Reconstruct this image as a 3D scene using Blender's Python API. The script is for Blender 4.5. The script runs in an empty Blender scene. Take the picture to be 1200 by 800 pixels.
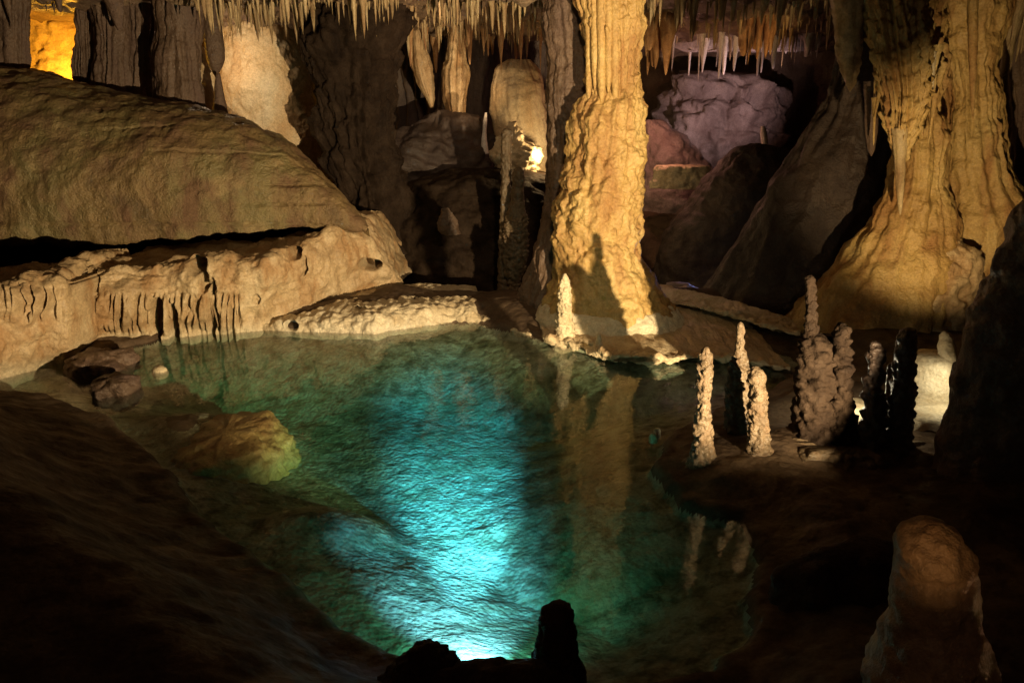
import bpy, math, random
import numpy as np
from mathutils import Vector

random.seed(7)
rng = np.random.RandomState(11)
S = bpy.context.scene
COL = S.collection
R = math.radians

# ------------------------------------------------------------------ camera
CAM_H, PITCH, F = 2.4, R(18.0), 906.0          # photograph is 1200 x 800, F in its pixels
cam_d = bpy.data.cameras.new('camera')
cam_d.sensor_width = 36.0
cam_d.lens = 36.0 * F / 1200.0
cam_d.clip_start, cam_d.clip_end = 0.05, 200.0
cam = bpy.data.objects.new('camera', cam_d)
COL.objects.link(cam)
cam.location = (0, 0, CAM_H)
cam.rotation_euler = (R(90) - PITCH, 0, 0)
S.camera = cam

# ------------------------------------------------------------------ world: a cave, no daylight reaches it
W = bpy.data.worlds.new('World'); S.world = W; W.use_nodes = True
W.node_tree.nodes['Background'].inputs[0].default_value = (0.010, 0.007, 0.006, 1)
W.node_tree.nodes['Background'].inputs[1].default_value = 0.1
S.view_settings.view_transform = 'Standard'
S.view_settings.look = 'None'
S.view_settings.gamma = 1.0
S.view_settings.exposure = 1.0
S.cycles.use_denoising = True
S.cycles.max_bounces = 6
S.cycles.diffuse_bounces = 3
S.cycles.glossy_bounces = 2
S.cycles.transparent_max_bounces = 12
S.cycles.sample_clamp_indirect = 4.0
S.cycles.caustics_reflective = False
S.cycles.caustics_refractive = False

CP, SP = math.cos(PITCH), math.sin(PITCH)
def ray(px, py):
    px = np.asarray(px, float); py = np.asarray(py, float)
    a = (px - 600.0) / F; b = (400.0 - py) / F
    return a, CP + b * SP, -SP + b * CP
def pt(px, py, Y):
    dx, dy, dz = ray(px, py)
    t = Y / dy
    return np.stack(np.broadcast_arrays(dx * t, Y + 0 * t, CAM_H + dz * t), -1)
def gr(px, py, z=0.0):
    dx, dy, dz = ray(px, py)
    t = (z - CAM_H) / dz
    return np.stack(np.broadcast_arrays(dx * t, dy * t, z + 0 * t), -1)

# ------------------------------------------------------------------ lamps of the show cave, plus added fill lights
def lamp(name, kind, loc, energy, color, aim=None, size=60, blend=0.6, rad=0.03):
    d = bpy.data.lights.new(name, kind)
    d.energy = energy; d.color = color; d.shadow_soft_size = rad
    if kind == 'SPOT':
        d.spot_size = R(size); d.spot_blend = blend
    o = bpy.data.objects.new(name, d); COL.objects.link(o)
    o.location = loc
    if aim is not None:
        o.rotation_euler = (Vector(aim) - Vector(loc)).to_track_quat('-Z', 'Y').to_euler()
    return o
WARM = (1.0, 0.74, 0.42)
def P3(px, py, Y): return tuple(pt(px, py, Y))

lamp('path_floodlight', 'SPOT', (2.45, 1.45, 0.75), 2050, WARM, (2.45 - 4.06, 1.45 + 6.9, 1.42), 56, 0.12, 0.03)
lamp('added_ceiling_fill', 'SPOT', (0.5, 4.2, 3.85), 125, (1.0, 0.72, 0.42), (-0.4, 9.6, 0.9), 74, 1.0, 0.15)  # added soft fill over the far pool, not a known cave fixture
lamp('added_ceiling_fill', 'SPOT', (-1.0, 9.6, 3.15), 14, (1.0, 0.62, 0.36), (-0.9, 12.5, 2.4), 120, 1.0, 0.1)  # added weak fill for the rear draperies
lamp('massif_floodlight', 'SPOT', (3.15, 4.95, 0.85), 165, (1.0, 0.70, 0.34), P3(1105, 190, 7.9), 58, 0.7, 0.03)
lamp('grotto_floodlight', 'POINT', P3(990, 452, 5.05), 5, (1.0, 0.86, 0.58), rad=0.03)
lamp('grotto_floodlight', 'SPOT', P3(1150, 430, 5.0), 6, (1.0, 0.86, 0.58), P3(1085, 480, 5.3), 110, 0.8, 0.03)
lamp('flowstone_floodlight', 'SPOT', P3(385, 150, 10.75), 150, (1.0, 0.86, 0.62), P3(310, 55, 11.9), 110, 0.7, 0.04)
lamp('recess_lamp', 'POINT', P3(72, 92, 12.2), 48, (1.0, 0.44, 0.03), rad=0.04)
lamp('small_red_lamp', 'POINT', P3(146, 92, 11.35), 0.6, (1.0, 0.25, 0.08), rad=0.02)
lamp('side_gap_lamp', 'POINT', P3(256, 70, 11.2), 7, (1.0, 0.72, 0.45), rad=0.03)
lamp('niche_lamp', 'POINT', P3(641, 180, 11.25), 16, (1.0, 0.66, 0.30), rad=0.03)
lamp('drapery_lamp', 'SPOT', P3(585, 120, 11.2), 24, (1.0, 0.66, 0.34), P3(520, 90, 12.6), 80, 0.8, 0.03)
lamp('alcove_lamp', 'SPOT', P3(925, 165, 12.2), 95, (1.0, 0.64, 0.62), P3(830, 90, 14.0), 100, 0.9, 0.05)
lamp('alcove_rose_lamp', 'POINT', P3(775, 150, 12.2), 10, (1.0, 0.40, 0.28), rad=0.04)
lamp('curtain_lamp', 'SPOT', P3(930, 110, 10.4), 13, (1.0, 0.52, 0.16), P3(890, 55, 11.3), 70, 0.8, 0.03)
lamp('curtain_lamp', 'SPOT', P3(800, 120, 10.4), 12, (1.0, 0.62, 0.28), P3(765, 60, 11.2), 60, 0.8, 0.03)
lamp('blue_lamp', 'SPOT', P3(845, 325, 9.9), 14, (0.25, 0.35, 1.0), P3(812, 345, 9.3), 80, 0.8, 0.03)
lamp('step_lamp', 'SPOT', (1.0, 1.35, 1.3), 0.75, (1.0, 0.50, 0.20), P3(1085, 625, 1.8), 50, 1.0, 0.06)
lamp('added_rear_fill', 'POINT', (-0.6, -1.2, 3.2), 5, (1.0, 0.55, 0.36), rad=0.3)  # added ambient fill from behind the camera
POOL_LAMP = gr(577, 782, 0.17)
POOL_AIM = gr(538, 600, -0.38)

# ------------------------------------------------------------------ numpy noise
_perm = rng.permutation(256).astype(np.int64)
_perm = np.concatenate([_perm, _perm, _perm])
_g = rng.normal(size=(256, 3)); _g /= np.linalg.norm(_g, axis=1)[:, None]
def perlin(p):
    sh = p.shape[:-1]; p = p.reshape(-1, 3)
    i = np.floor(p).astype(np.int64); f = p - i
    u = f * f * f * (f * (f * 6 - 15) + 10)
    i &= 255
    out = np.zeros(len(p))
    for a in (0, 1):
        wa = u[:, 0] if a else 1 - u[:, 0]
        ha = _perm[(i[:, 0] + a)]
        for b in (0, 1):
            wb = u[:, 1] if b else 1 - u[:, 1]
            hb = _perm[ha + ((i[:, 1] + b) & 255)]
            for c in (0, 1):
                wc = u[:, 2] if c else 1 - u[:, 2]
                h = _perm[hb + ((i[:, 2] + c) & 255)]
                g = _g[h]
                out += wa * wb * wc * (g[:, 0] * (f[:, 0] - a) + g[:, 1] * (f[:, 1] - b) + g[:, 2] * (f[:, 2] - c))
    return (out * 1.5).reshape(sh)
def fbm(p, freq=1.0, octs=4, gain=0.5, ridged=False):
    s = 0; a = 1.0; n = 0
    for k in range(octs):
        v = perlin(p * freq + 17.3 * k)
        if ridged: v = 0.6 - 2 * np.abs(v)
        s = s + a * v; n += a; a *= gain; freq *= 2.03
    return s / n
def worley(p, freq):
    sh = p.shape[:-1]; p = (p * freq).reshape(-1, 3)
    i = np.floor(p).astype(np.int64); f = p - i
    best = np.full(len(p), 9.0)
    for a in (-1, 0, 1):
        ha = _perm[(i[:, 0] + a) & 255]
        for b in (-1, 0, 1):
            hb = _perm[ha + ((i[:, 1] + b) & 255)]
            for c in (-1, 0, 1):
                h = _perm[hb + ((i[:, 2] + c) & 255)]
                o = _g[h] * 0.45 + 0.5
                d = (a + o[:, 0] - f[:, 0]) ** 2 + (b + o[:, 1] - f[:, 1]) ** 2 + (c + o[:, 2] - f[:, 2]) ** 2
                best = np.minimum(best, d)
    return np.sqrt(best).reshape(sh)
def sstep(a, b, x):
    t = np.clip((x - a) / (b - a), 0, 1)
    return t * t * (3 - 2 * t)
def curve(pts, xs, smooth=0):
    pts = np.asarray(pts, float)
    y = np.interp(xs, pts[:, 0], pts[:, 1])
    if smooth > 1:
        k = np.hanning(smooth + 2)[1:-1]; k /= k.sum()
        pad = np.pad(y, smooth, mode='reflect', reflect_type='odd')
        y = np.convolve(pad, k, 'same')[smooth:-smooth]
    return y

# ------------------------------------------------------------------ materials
def rock(name, cols, scale=1.2, stain=None, stain_amt=0.5, streak=0.25, rough=(0.38, 0.75), bump=0.35, fine=45.0,
         warp=True, pit=0.0, band=None, spec=0.35):
    m = bpy.data.materials.new(name); m.use_nodes = True
    nt = m.node_tree; N = nt.nodes; L = nt.links
    b = N['Principled BSDF']
    geo = N.new('ShaderNodeNewGeometry')
    def noise(sc, det=8, rgh=0.6, vec=None, dist=0.0):
        n = N.new('ShaderNodeTexNoise'); n.inputs['Scale'].default_value = sc
        n.inputs['Detail'].default_value = det; n.inputs['Roughness'].default_value = rgh
        n.inputs['Distortion'].default_value = dist
        L.new(vec if vec is not None else geo.outputs['Position'], n.inputs['Vector']); return n
    mp = N.new('ShaderNodeMapping'); mp.inputs['Scale'].default_value = (1, 1, streak)
    L.new(geo.outputs['Position'], mp.inputs['Vector'])
    n1 = noise(scale, 5, 0.62, None, 0.6)
    r1 = N.new('ShaderNodeValToRGB')
    e = r1.color_ramp.elements
    e[0].position, e[1].position = 0.30, 0.70
    e[0].color = (*cols[0], 1); e[1].color = (*cols[-1], 1)
    for k, c in enumerate(cols[1:-1]):
        x = e.new(0.30 + 0.40 * (k + 1) / (len(cols) - 1)); x.color = (*c, 1)
    L.new(n1.outputs['Fac'], r1.inputs['Fac'])
    col = r1.outputs['Color']
    n2 = noise(scale * 3.2, 4, 0.55, mp.outputs['Vector'], 0.4)
    if stain:
        r2 = N.new('ShaderNodeValToRGB'); r2.color_ramp.elements[0].position = 0.46; r2.color_ramp.elements[1].position = 0.66
        r2.color_ramp.elements[1].color = (stain_amt,) * 3 + (1,)
        L.new(n2.outputs['Fac'], r2.inputs['Fac'])
        mx = N.new('ShaderNodeMix'); mx.data_type = 'RGBA'
        L.new(r2.outputs['Color'], mx.inputs['Factor']); L.new(col, mx.inputs['A']); mx.inputs['B'].default_value = (*stain, 1)
        col = mx.outputs['Result']
    if band:                                     # pale crust left by the water, along the waterline
        sx = N.new('ShaderNodeSeparateXYZ'); L.new(geo.outputs['Position'], sx.inputs[0])
        nb = noise(3.0, 4, 0.6)
        sb = N.new('ShaderNodeMath'); sb.operation = 'MULTIPLY_ADD'; sb.inputs[1].default_value = 0.3; L.new(nb.outputs['Fac'], sb.inputs[0]); L.new(sx.outputs['Z'], sb.inputs[2])
        rb = N.new('ShaderNodeMapRange'); rb.inputs['From Min'].default_value = band[0] + .15; rb.inputs['From Max'].default_value = band[1] + .15
        rb.inputs['To Min'].default_value = 0.9; rb.inputs['To Max'].default_value = 0.0
        L.new(sb.outputs[0], rb.inputs['Value'])
        mb = N.new('ShaderNodeMix'); mb.data_type = 'RGBA'; mb.inputs['B'].default_value = (*band[2], 1)
        L.new(rb.outputs['Result'], mb.inputs['Factor']); L.new(col, mb.inputs['A']); col = mb.outputs['Result']
    n3 = noise(fine, 3, 0.7)
    gm = N.new('ShaderNodeMapRange'); gm.inputs['From Min'].default_value = 0.3; gm.inputs['From Max'].default_value = 0.7
    gm.inputs['To Min'].default_value = 0.72; gm.inputs['To Max'].default_value = 1.18
    L.new(n3.outputs['Fac'], gm.inputs['Value'])
    m2 = N.new('ShaderNodeMix'); m2.data_type = 'RGBA'; m2.blend_type = 'MULTIPLY'; m2.inputs['Factor'].default_value = 1.0
    L.new(col, m2.inputs['A']); L.new(gm.outputs['Result'], m2.inputs['B'])
    L.new(m2.outputs['Result'], b.inputs['Base Color'])
    rr = N.new('ShaderNodeMapRange'); rr.inputs['From Min'].default_value = 0.35; rr.inputs['From Max'].default_value = 0.65
    rr.inputs['To Min'].default_value = rough[0]; rr.inputs['To Max'].default_value = rough[1]
    L.new(n2.outputs['Fac'], rr.inputs['Value']); L.new(rr.outputs['Result'], b.inputs['Roughness'])
    b.inputs['Specular IOR Level'].default_value = spec
    # fine relief
    n4 = noise(fine * 0.3, 4, 0.68)
    ad = N.new('ShaderNodeMath'); ad.operation = 'ADD'
    sc3 = N.new('ShaderNodeMath'); sc3.operation = 'MULTIPLY'; sc3.inputs[1].default_value = 0.35
    L.new(n3.outputs['Fac'], sc3.inputs[0]); L.new(n4.outputs['Fac'], ad.inputs[0]); L.new(sc3.outputs[0], ad.inputs[1])
    h = ad.outputs[0]
    if pit > 0:
        v = N.new('ShaderNodeTexVoronoi'); v.inputs['Scale'].default_value = fine * 0.55
        L.new(geo.outputs['Position'], v.inputs['Vector'])
        pm = N.new('ShaderNodeMath'); pm.operation = 'MULTIPLY'; pm.inputs[1].default_value = -pit
        L.new(v.outputs['Distance'], pm.inputs[0])
        a2 = N.new('ShaderNodeMath'); a2.operation = 'ADD'; L.new(h, a2.inputs[0]); L.new(pm.outputs[0], a2.inputs[1]); h = a2.outputs[0]
    bp = N.new('ShaderNodeBump'); bp.inputs['Strength'].default_value = bump; bp.inputs['Distance'].default_value = 0.05
    L.new(h, bp.inputs['Height']); L.new(bp.outputs['Normal'], b.inputs['Normal'])
    return m

M = {}
M['dome'] = rock('ochre_clay_flowstone', [(.10, .068, .03), (.205, .14, .062), (.16, .13, .055), (.28, .20, .095)], 1.1, (.12, .062, .034), 0.85, 0.35, (.36, .75), 0.6, 70.0, pit=0.25)
M['ledge'] = rock('tan_limestone', [(.25, .17, .09), (.40, .29, .16), (.46, .36, .22)], 1.6, (.27, .15, .06), 0.8, 0.4, bump=0.45, pit=0.2, band=(0.0, 0.16, (.56, .48, .32)))
M['cream'] = rock('cream_limestone', [(.42, .34, .21), (.55, .46, .30), (.60, .53, .38)], 2.0, (.36, .27, .15), 0.7, 0.7, bump=0.5, pit=0.25)
M['pale'] = rock('pale_flowstone', [(.46, .31, .16), (.56, .44, .27), (.62, .55, .40)], 1.0, (.42, .26, .12), 0.5, 0.3, bump=0.4, pit=0.3)
M['gold'] = rock('golden_flowstone', [(.30, .18, .06), (.42, .28, .10), (.46, .34, .14)], 1.4, (.25, .12, .04), 0.8, 0.22, bump=0.5, pit=0.25)
M['skirt'] = rock('white_calcite_band', [(.48, .41, .28), (.58, .51, .36), (.62, .56, .42)], 4.0, None, bump=0.4)
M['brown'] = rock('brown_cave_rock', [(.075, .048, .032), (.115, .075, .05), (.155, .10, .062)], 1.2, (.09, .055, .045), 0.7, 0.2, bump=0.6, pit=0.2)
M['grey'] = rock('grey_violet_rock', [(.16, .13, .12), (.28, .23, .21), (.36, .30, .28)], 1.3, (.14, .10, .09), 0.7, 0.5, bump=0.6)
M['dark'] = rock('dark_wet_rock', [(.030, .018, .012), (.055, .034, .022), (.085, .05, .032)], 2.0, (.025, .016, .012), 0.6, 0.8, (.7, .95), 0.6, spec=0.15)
M['umber'] = rock('shade_umber_rock', [(.035, .024, .018), (.06, .042, .034), (.09, .062, .046)], 1.2, (.03, .02, .018), 0.7, 0.3, (.4, .8), 0.6)  # darker brown stands in for shade on buttress, stalagmites and back rocks
M['shade_black'] = rock('shade_blackened_rock', [(.010, .006, .004), (.022, .014, .009), (.036, .024, .016)], 4.0, None, bump=0.6, rough=(.6, .9), spec=0.08)  # shade put into the colour: near-black for rocks the lamps should miss
M['knob'] = rock('popcorn_calcite', [(.06, .043, .024), (.11, .08, .048), (.16, .118, .074)], 5.0, (.10, .06, .03), 0.7, 0.5, bump=0.6, pit=0.4)
M['strawwhite'] = rock('white_straw_calcite', [(.50, .44, .40), (.62, .57, .53), (.68, .62, .58)], 3.0, None, bump=0.2)
M['strawtan'] = rock('tan_stalactite', [(.24, .165, .08), (.35, .26, .135), (.46, .36, .21)], 3.0, (.17, .09, .04), 0.7, 0.15, bump=0.35)
M['straworange'] = rock('orange_stalactite', [(.24, .12, .05), (.38, .22, .10), (.46, .31, .16)], 3.0, (.18, .08, .04), 0.7, 0.2, bump=0.35)
M['floor'] = rock('cave_floor_rock', [(.055, .036, .022), (.10, .068, .042), (.14, .098, .06)], 1.8, (.05, .033, .022), 0.7, 1.0, rough=(.6, .9), bump=0.2, pit=0.5, spec=0.15)
M['shell'] = rock('cave_shell_rock', [(.11, .075, .05), (.19, .13, .085), (.25, .18, .11)], 0.9, (.10, .06, .045), 0.7, 0.25, bump=0.7, pit=0.2)

def bed_material():
    m = rock('pool_bed_silt', [(.13, .115, .06), (.25, .24, .15), (.33, .33, .24), (.16, .14, .08)], 2.6, (.09, .085, .045), 0.9, 1.0, (.6, .9), 0.35, 55.0, pit=0.8)
    return m
M['bed'] = bed_material()

def water_material():
    m = bpy.data.materials.new('clear_pool_water'); m.use_nodes = True
    nt = m.node_tree; N = nt.nodes; L = nt.links
    for n in list(N):
        if n.type != 'OUTPUT_MATERIAL': N.remove(n)
    out = [n for n in N if n.type == 'OUTPUT_MATERIAL'][0]
    tr = N.new('ShaderNodeBsdfTransparent'); gl = N.new('ShaderNodeBsdfGlossy'); gl.inputs['Roughness'].default_value = 0.015
    mx = N.new('ShaderNodeMixShader')
    geo = N.new('ShaderNodeNewGeometry')
    n1 = N.new('ShaderNodeTexNoise'); n1.inputs['Scale'].default_value = 5.0; n1.inputs['Detail'].default_value = 3
    L.new(geo.outputs['Position'], n1.inputs['Vector'])
    bp = N.new('ShaderNodeBump'); bp.inputs['Strength'].default_value = 0.10; bp.inputs['Distance'].default_value = 0.03
    L.new(n1.outputs['Fac'], bp.inputs['Height'])
    L.new(bp.outputs['Normal'], gl.inputs['Normal'])
    # Schlick reflectance of a thin still surface, the same from both sides
    def mth(op, a, b=None):
        n = N.new('ShaderNodeMath'); n.operation = op
        for i, v in enumerate((a, b)):
            if v is None: continue
            if isinstance(v, (int, float)): n.inputs[i].default_value = v
            else: L.new(v, n.inputs[i])
        return n.outputs[0]
    dt = N.new('ShaderNodeVectorMath'); dt.operation = 'DOT_PRODUCT'
    L.new(geo.outputs['Incoming'], dt.inputs[0]); L.new(bp.outputs['Normal'], dt.inputs[1])
    fr = mth('ADD', mth('MULTIPLY', mth('POWER', mth('SUBTRACT', 1.0, mth('ABSOLUTE', dt.outputs['Value'])), 5.0), 0.98), 0.02)
    L.new(fr, mx.inputs[0]); L.new(tr.outputs[0], mx.inputs[1]); L.new(gl.outputs[0], mx.inputs[2])
    L.new(mx.outputs[0], out.inputs['Surface'])
    va = N.new('ShaderNodeVolumeAbsorption')
    va.inputs['Color'].default_value = (0.20, 0.92, 0.78, 1); va.inputs['Density'].default_value = 0.55
    L.new(va.outputs[0], out.inputs['Volume'])
    return m
M['water'] = water_material()

# ------------------------------------------------------------------ mesh helpers
def mesh_from_grid(name, P, wrap=False, caps=(False, False)):
    """P[n, m, 3]; wrap joins the last column to the first; caps close the first / last row"""
    n, m = P.shape[:2]
    V = P.reshape(-1, 3)
    a = np.arange(n - 1)[:, None]; mm = m if wrap else m - 1
    b = np.arange(mm)[None, :]; b2 = (b + 1) % m
    q = np.stack([a * m + b, a * m + b2, (a + 1) * m + b2, (a + 1) * m + b], -1).reshape(-1, 4)
    faces = q.reshape(-1); tot = np.full(len(q), 4)
    extra = []; ev = []
    if caps[0]: ev.append(P[0].mean(0)); ci = len(V) + len(ev) - 1; extra += [(ci, (k + 1) % m, k) for k in range(mm)]
    if caps[1]:
        ev.append(P[-1].mean(0)); ci = len(V) + len(ev) - 1; o = (n - 1) * m
        extra += [(ci, o + k, o + (k + 1) % m) for k in range(mm)]
    if ev: V = np.concatenate([V, np.array(ev)])
    if extra:
        faces = np.concatenate([faces, np.array(extra).reshape(-1)]); tot = np.concatenate([tot, np.full(len(extra), 3)])
    me = bpy.data.meshes.new(name)
    me.vertices.add(len(V)); me.vertices.foreach_set('co', V.astype(np.float32).ravel())
    me.loops.add(len(faces)); me.loops.foreach_set('vertex_index', faces.astype(np.int32))
    me.polygons.add(len(tot))
    st = np.concatenate([[0], np.cumsum(tot)[:-1]])
    me.polygons.foreach_set('loop_start', st.astype(np.int32))
    me.polygons.foreach_set('use_smooth', np.ones(len(tot), bool))
    me.update(calc_edges=True); me.validate()
    return me
def tag(o, label=None, cat=None, group=None, kind=None):
    if label: o['label'] = label
    if cat: o['category'] = cat
    if group: o['group'] = group
    if kind: o['kind'] = kind
    elif cat: o['kind'] = 'thing'
    return o
def obj(name, me, mat, parent=None, base=None):
    if me.materials: me.materials[0] = mat
    else: me.materials.append(mat)
    o = bpy.data.objects.new(name, me); COL.objects.link(o)
    if base is not None:
        n = len(me.vertices); c = np.empty(n * 3, np.float32); me.vertices.foreach_get('co', c)
        c = c.reshape(-1, 3) - np.asarray(base, np.float32); me.vertices.foreach_set('co', c.ravel()); me.update()
        o.location = base
    if parent is not None:
        o.parent = parent
        o.location = Vector(o.location) - Vector(parent.location)
    return o
def empty(name, loc, label, cat, group=None):
    o = bpy.data.objects.new(name, None); COL.objects.link(o); o.location = tuple(float(v) for v in loc)
    o.empty_display_size = 0.1
    return tag(o, label, cat, group)
def normals(P, wrap=False):
    if wrap:
        Pw = np.concatenate([P[:, -1:], P, P[:, :1]], 1)
        du = np.gradient(Pw, axis=1)[:, 1:-1]
    else: du = np.gradient(P, axis=1)
    dv = np.gradient(P, axis=0)
    n = np.cross(du, dv); l = np.linalg.norm(n, axis=-1, keepdims=True); l[l < 1e-9] = 1
    return n / l

def tube(rows, Y, nu=64, nv=140, depth=1.0, lump=0.03, lf=2.0, fine=0.008, ff=9.0, flute=0.0, fk=9, pop=0.0, popf=16.0,
         popmask=None, lean=0.0, smooth=9, round_top=False, seed=0.0, yoff=None):
    """a body of elliptic section whose outline is given as (py, left px, right px) at distance Y"""
    rows = np.asarray(rows, float)
    ys = np.linspace(rows[0, 0], rows[-1, 0], nv)
    xl = curve(rows[:, (0, 1)], ys, smooth); xr = curve(rows[:, (0, 2)], ys, smooth)
    A = pt(xl, ys, Y); B = pt(xr, ys, Y)
    cx = (A[:, 0] + B[:, 0]) / 2; r = np.maximum((B[:, 0] - A[:, 0]) / 2, 0.002); z = A[:, 2]
    if round_top:
        d = (z[0] - z); k = np.clip(d / (r[min(nv - 1, 12)] * 1.3 + 1e-6), 0, 1)
        r = r * np.sqrt(np.maximum(1 - (1 - k) ** 2, 0.0004))
    th = np.linspace(0, 2 * np.pi, nu, endpoint=False)
    yo = 0 if yoff is None else curve(yoff, ys, smooth)
    yo = np.broadcast_to(yo, ys.shape)
    D = np.stack(np.broadcast_arrays(np.cos(th)[None, :], depth * np.sin(th)[None, :], 0.0 * th[None, :]), -1)
    C = np.stack([cx, Y + yo, z], -1)[:, None, :]
    P = C + D * r[:, None, None]
    Q = P + seed
    disp = lump * fbm(Q, lf, 3) + fine * fbm(Q, ff, 4)
    rel = np.minimum(1.0, r / 0.05)[:, None]
    if flute:
        fl = perlin(np.stack(np.broadcast_arrays(np.cos(th)[None, :] * fk / 3 + seed, np.sin(th)[None, :] * fk / 3, z[:, None] * 0.5), -1))
        fl2 = perlin(np.stack(np.broadcast_arrays(np.cos(th)[None, :] * fk / 1.3 + seed + 5, np.sin(th)[None, :] * fk / 1.3, z[:, None] * 0.9), -1))
        disp = disp + flute * (0.7 * (0.35 - 1.4 * np.abs(fl)) + 0.5 * fl2)
    if pop:
        pm = 1.0 if popmask is None else curve(popmask, ys, 5)[:, None]
        disp = disp + pop * pm * (0.55 - worley(Q, popf)) + 0.5 * pop * pm * (0.5 - worley(Q + 3.1, popf * 1.9))
    Dn = D / np.linalg.norm(D, axis=-1, keepdims=True)
    P = P + Dn * (disp * rel)[..., None]
    P[..., 2] += 0.4 * disp * rel
    base = (float(cx[-1]), float(Y + yo[-1]), float(z[-1]))
    return P, base
def tube_obj(name, rows, Y, mat, parent=None, label=None, cat=None, group=None, caps=(True, True), **k):
    P, base = tube(rows, Y, **k)
    me = mesh_from_grid(name, P, True, caps)
    o = obj(name, me, M[mat], parent, base)
    if cat or label: tag(o, label, cat, group)
    return o

def face(top, bot, zbot, px0, px1, nu=300, nv=110, rise=0.25, back=1.4, backz=0.05, under=0.0, underz=0.4, lump=0.05, lf=1.6, fine=0.015, ff=8.0,
         pop=0.0, popf=14.0, dents=(), flutes=(), bulge=0.1, ytop=None, ybot=None, smooth=15, sil=None, backdrop=0.5):
    """a rock with a front running from its foot line to its crest line (both in pixels), a top going back and a closed rear"""
    px = np.linspace(px0, px1, nu)
    pt_, pb_ = curve(top, px, smooth), curve(bot, px, smooth)
    if ybot is None: Yb = gr(px, pb_, zbot)[:, 1]
    else: Yb = curve(ybot, px, smooth)
    Yt = Yb + rise if ytop is None else curve(ytop, px, smooth)
    nf = int(nv * 0.62); nb = nv - nf - 10
    rowsP = []; RP = []
    v = np.linspace(0, 1, nf)[:, None]
    ang = v * np.pi / 2
    py = pb_ + (pt_ - pb_) * np.sin(ang) ** 0.9
    Yf = Yb + (Yt - Yb) * (1 - np.cos(ang)) - bulge * np.sin(v * np.pi)
    Pf = pt(px[None, :] + 0 * v, py, Yf)
    # under the foot
    u = np.linspace(1, 0, 6)[:-1, None]
    under = under * (1 - 0.9 * sstep(px1 - 70, px1, px)) if under > 1 else under
    Pu = np.stack(np.broadcast_arrays(Pf[0, :, 0], Pf[0, :, 1] + under * u, Pf[0, :, 2] - underz * u), -1)
    w = np.linspace(0, 1, nb + 1)[1:, None]
    Pk = np.stack(np.broadcast_arrays(Pf[-1, :, 0] * (1 + 0 * w), Pf[-1, :, 1] + back * w, Pf[-1, :, 2] + backz * np.sin(w * np.pi / 2)), -1)
    d = np.linspace(0, 1, 6)[1:, None]
    Pd = np.stack(np.broadcast_arrays(Pk[-1, :, 0], Pk[-1, :, 1] + 0.1 * d, Pk[-1, :, 2] - backdrop * d), -1)
    P = np.concatenate([Pu, Pf, Pk, Pd], 0)
    nrm = normals(P)
    PY = np.concatenate([np.repeat(py[:1], len(Pu), 0), py, np.repeat(py[-1:], len(Pk) + len(Pd), 0)], 0)
    PX = np.broadcast_to(px[None, :], PY.shape)
    FM = np.concatenate([np.ones(len(Pu)), np.ones(nf), np.zeros(len(Pk) + len(Pd))])[:, None]
    disp = lump * fbm(P, lf, 4) + fine * fbm(P, ff, 4)
    if pop: disp = disp + pop * (0.5 - worley(P, popf)) * (0.4 + 0.6 * FM)
    sgn = -np.sign(nrm[len(Pu) + nf // 3, nu // 2, 1]) or 1.0
    P = P + nrm * sgn * disp[..., None]
    for (dx, dy, rx, ry, dep) in dents:
        wob = 0.35 * fbm(P, 7.0, 3)
        g = ((PX - dx) / rx) ** 2 + ((PY - dy) / ry) ** 2 + wob
        P[..., 1] += dep * (1 - sstep(0.55, 1.15, g)) * FM
    for (x0, x1, y0, y1, amp, per) in flutes:
        mk = sstep(x0 - 8, x0 + 8, PX) * (1 - sstep(x1 - 8, x1 + 8, PX)) * sstep(y0 - 6, y0 + 10, PY) * (1 - sstep(y1 - 4, y1 + 8, PY)) * FM
        fl = perlin(np.stack([PX / per, PY / (per * 7), 0 * PX], -1))
        P[..., 1] += amp * mk * (sstep(-0.15, 0.25, fl) - 0.35)
    base = (float(P[:, nu // 2, 0].mean()), float(P[..., 1].min() + 0.3), float(P[..., 2].min()))
    return P, base
def face_obj(name, mat, label, cat, **k):
    P, base = face(**k)
    P = np.concatenate([P, P[:1]], 0)
    me = mesh_from_grid(name, P, False)
    o = obj(name, me, M[mat], None, base)
    return tag(o, label, cat)

# ------------------------------------------------------------------ setting: floor with the pool basin, ceiling, walls
POOL = [(-140, 452), (0, 432), (60, 424), (150, 405), (190, 393), (250, 386), (320, 384), (430, 388), (500, 378), (560, 376), (610, 388), (650, 398),
        (700, 412), (760, 418), (830, 415), (900, 420), (935, 445), (860, 478), (795, 508), (775, 548), (808, 592), (872, 606), (905, 660),
        (895, 735), (850, 800), (760, 822), (620, 812), (540, 805), (450, 778), (360, 705), (270, 642), (208, 590), (172, 535), (120, 492), (50, 468), (0, 462), (-140, 468)]
POOLW = np.array([gr(x, y, 0.0)[:2] for x, y in POOL])
def pool_sdf(X, Yv):
    """positive inside the pool, in metres"""
    x = X.ravel(); y = Yv.ravel()
    d = np.full(x.shape, 1e9); ins = np.zeros(x.shape, bool)
    n = len(POOLW)
    for i in range(n):
        a = POOLW[i]; b = POOLW[(i + 1) % n]; e = b - a
        t = np.clip(((x - a[0]) * e[0] + (y - a[1]) * e[1]) / (e @ e), 0, 1)
        d = np.minimum(d, (x - a[0] - t * e[0]) ** 2 + (y - a[1] - t * e[1]) ** 2)
        c = ((a[1] > y) != (b[1] > y)) & (x < (b[0] - a[0]) * (y - a[1]) / (b[1] - a[1] + 1e-12) + a[0])
        ins ^= c
    d = np.sqrt(d)
    return np.where(ins, d, -d).reshape(X.shape)
BUMP = gr(395, 650, -0.45)
BUMP2 = gr(250, 520, -0.3)
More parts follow.
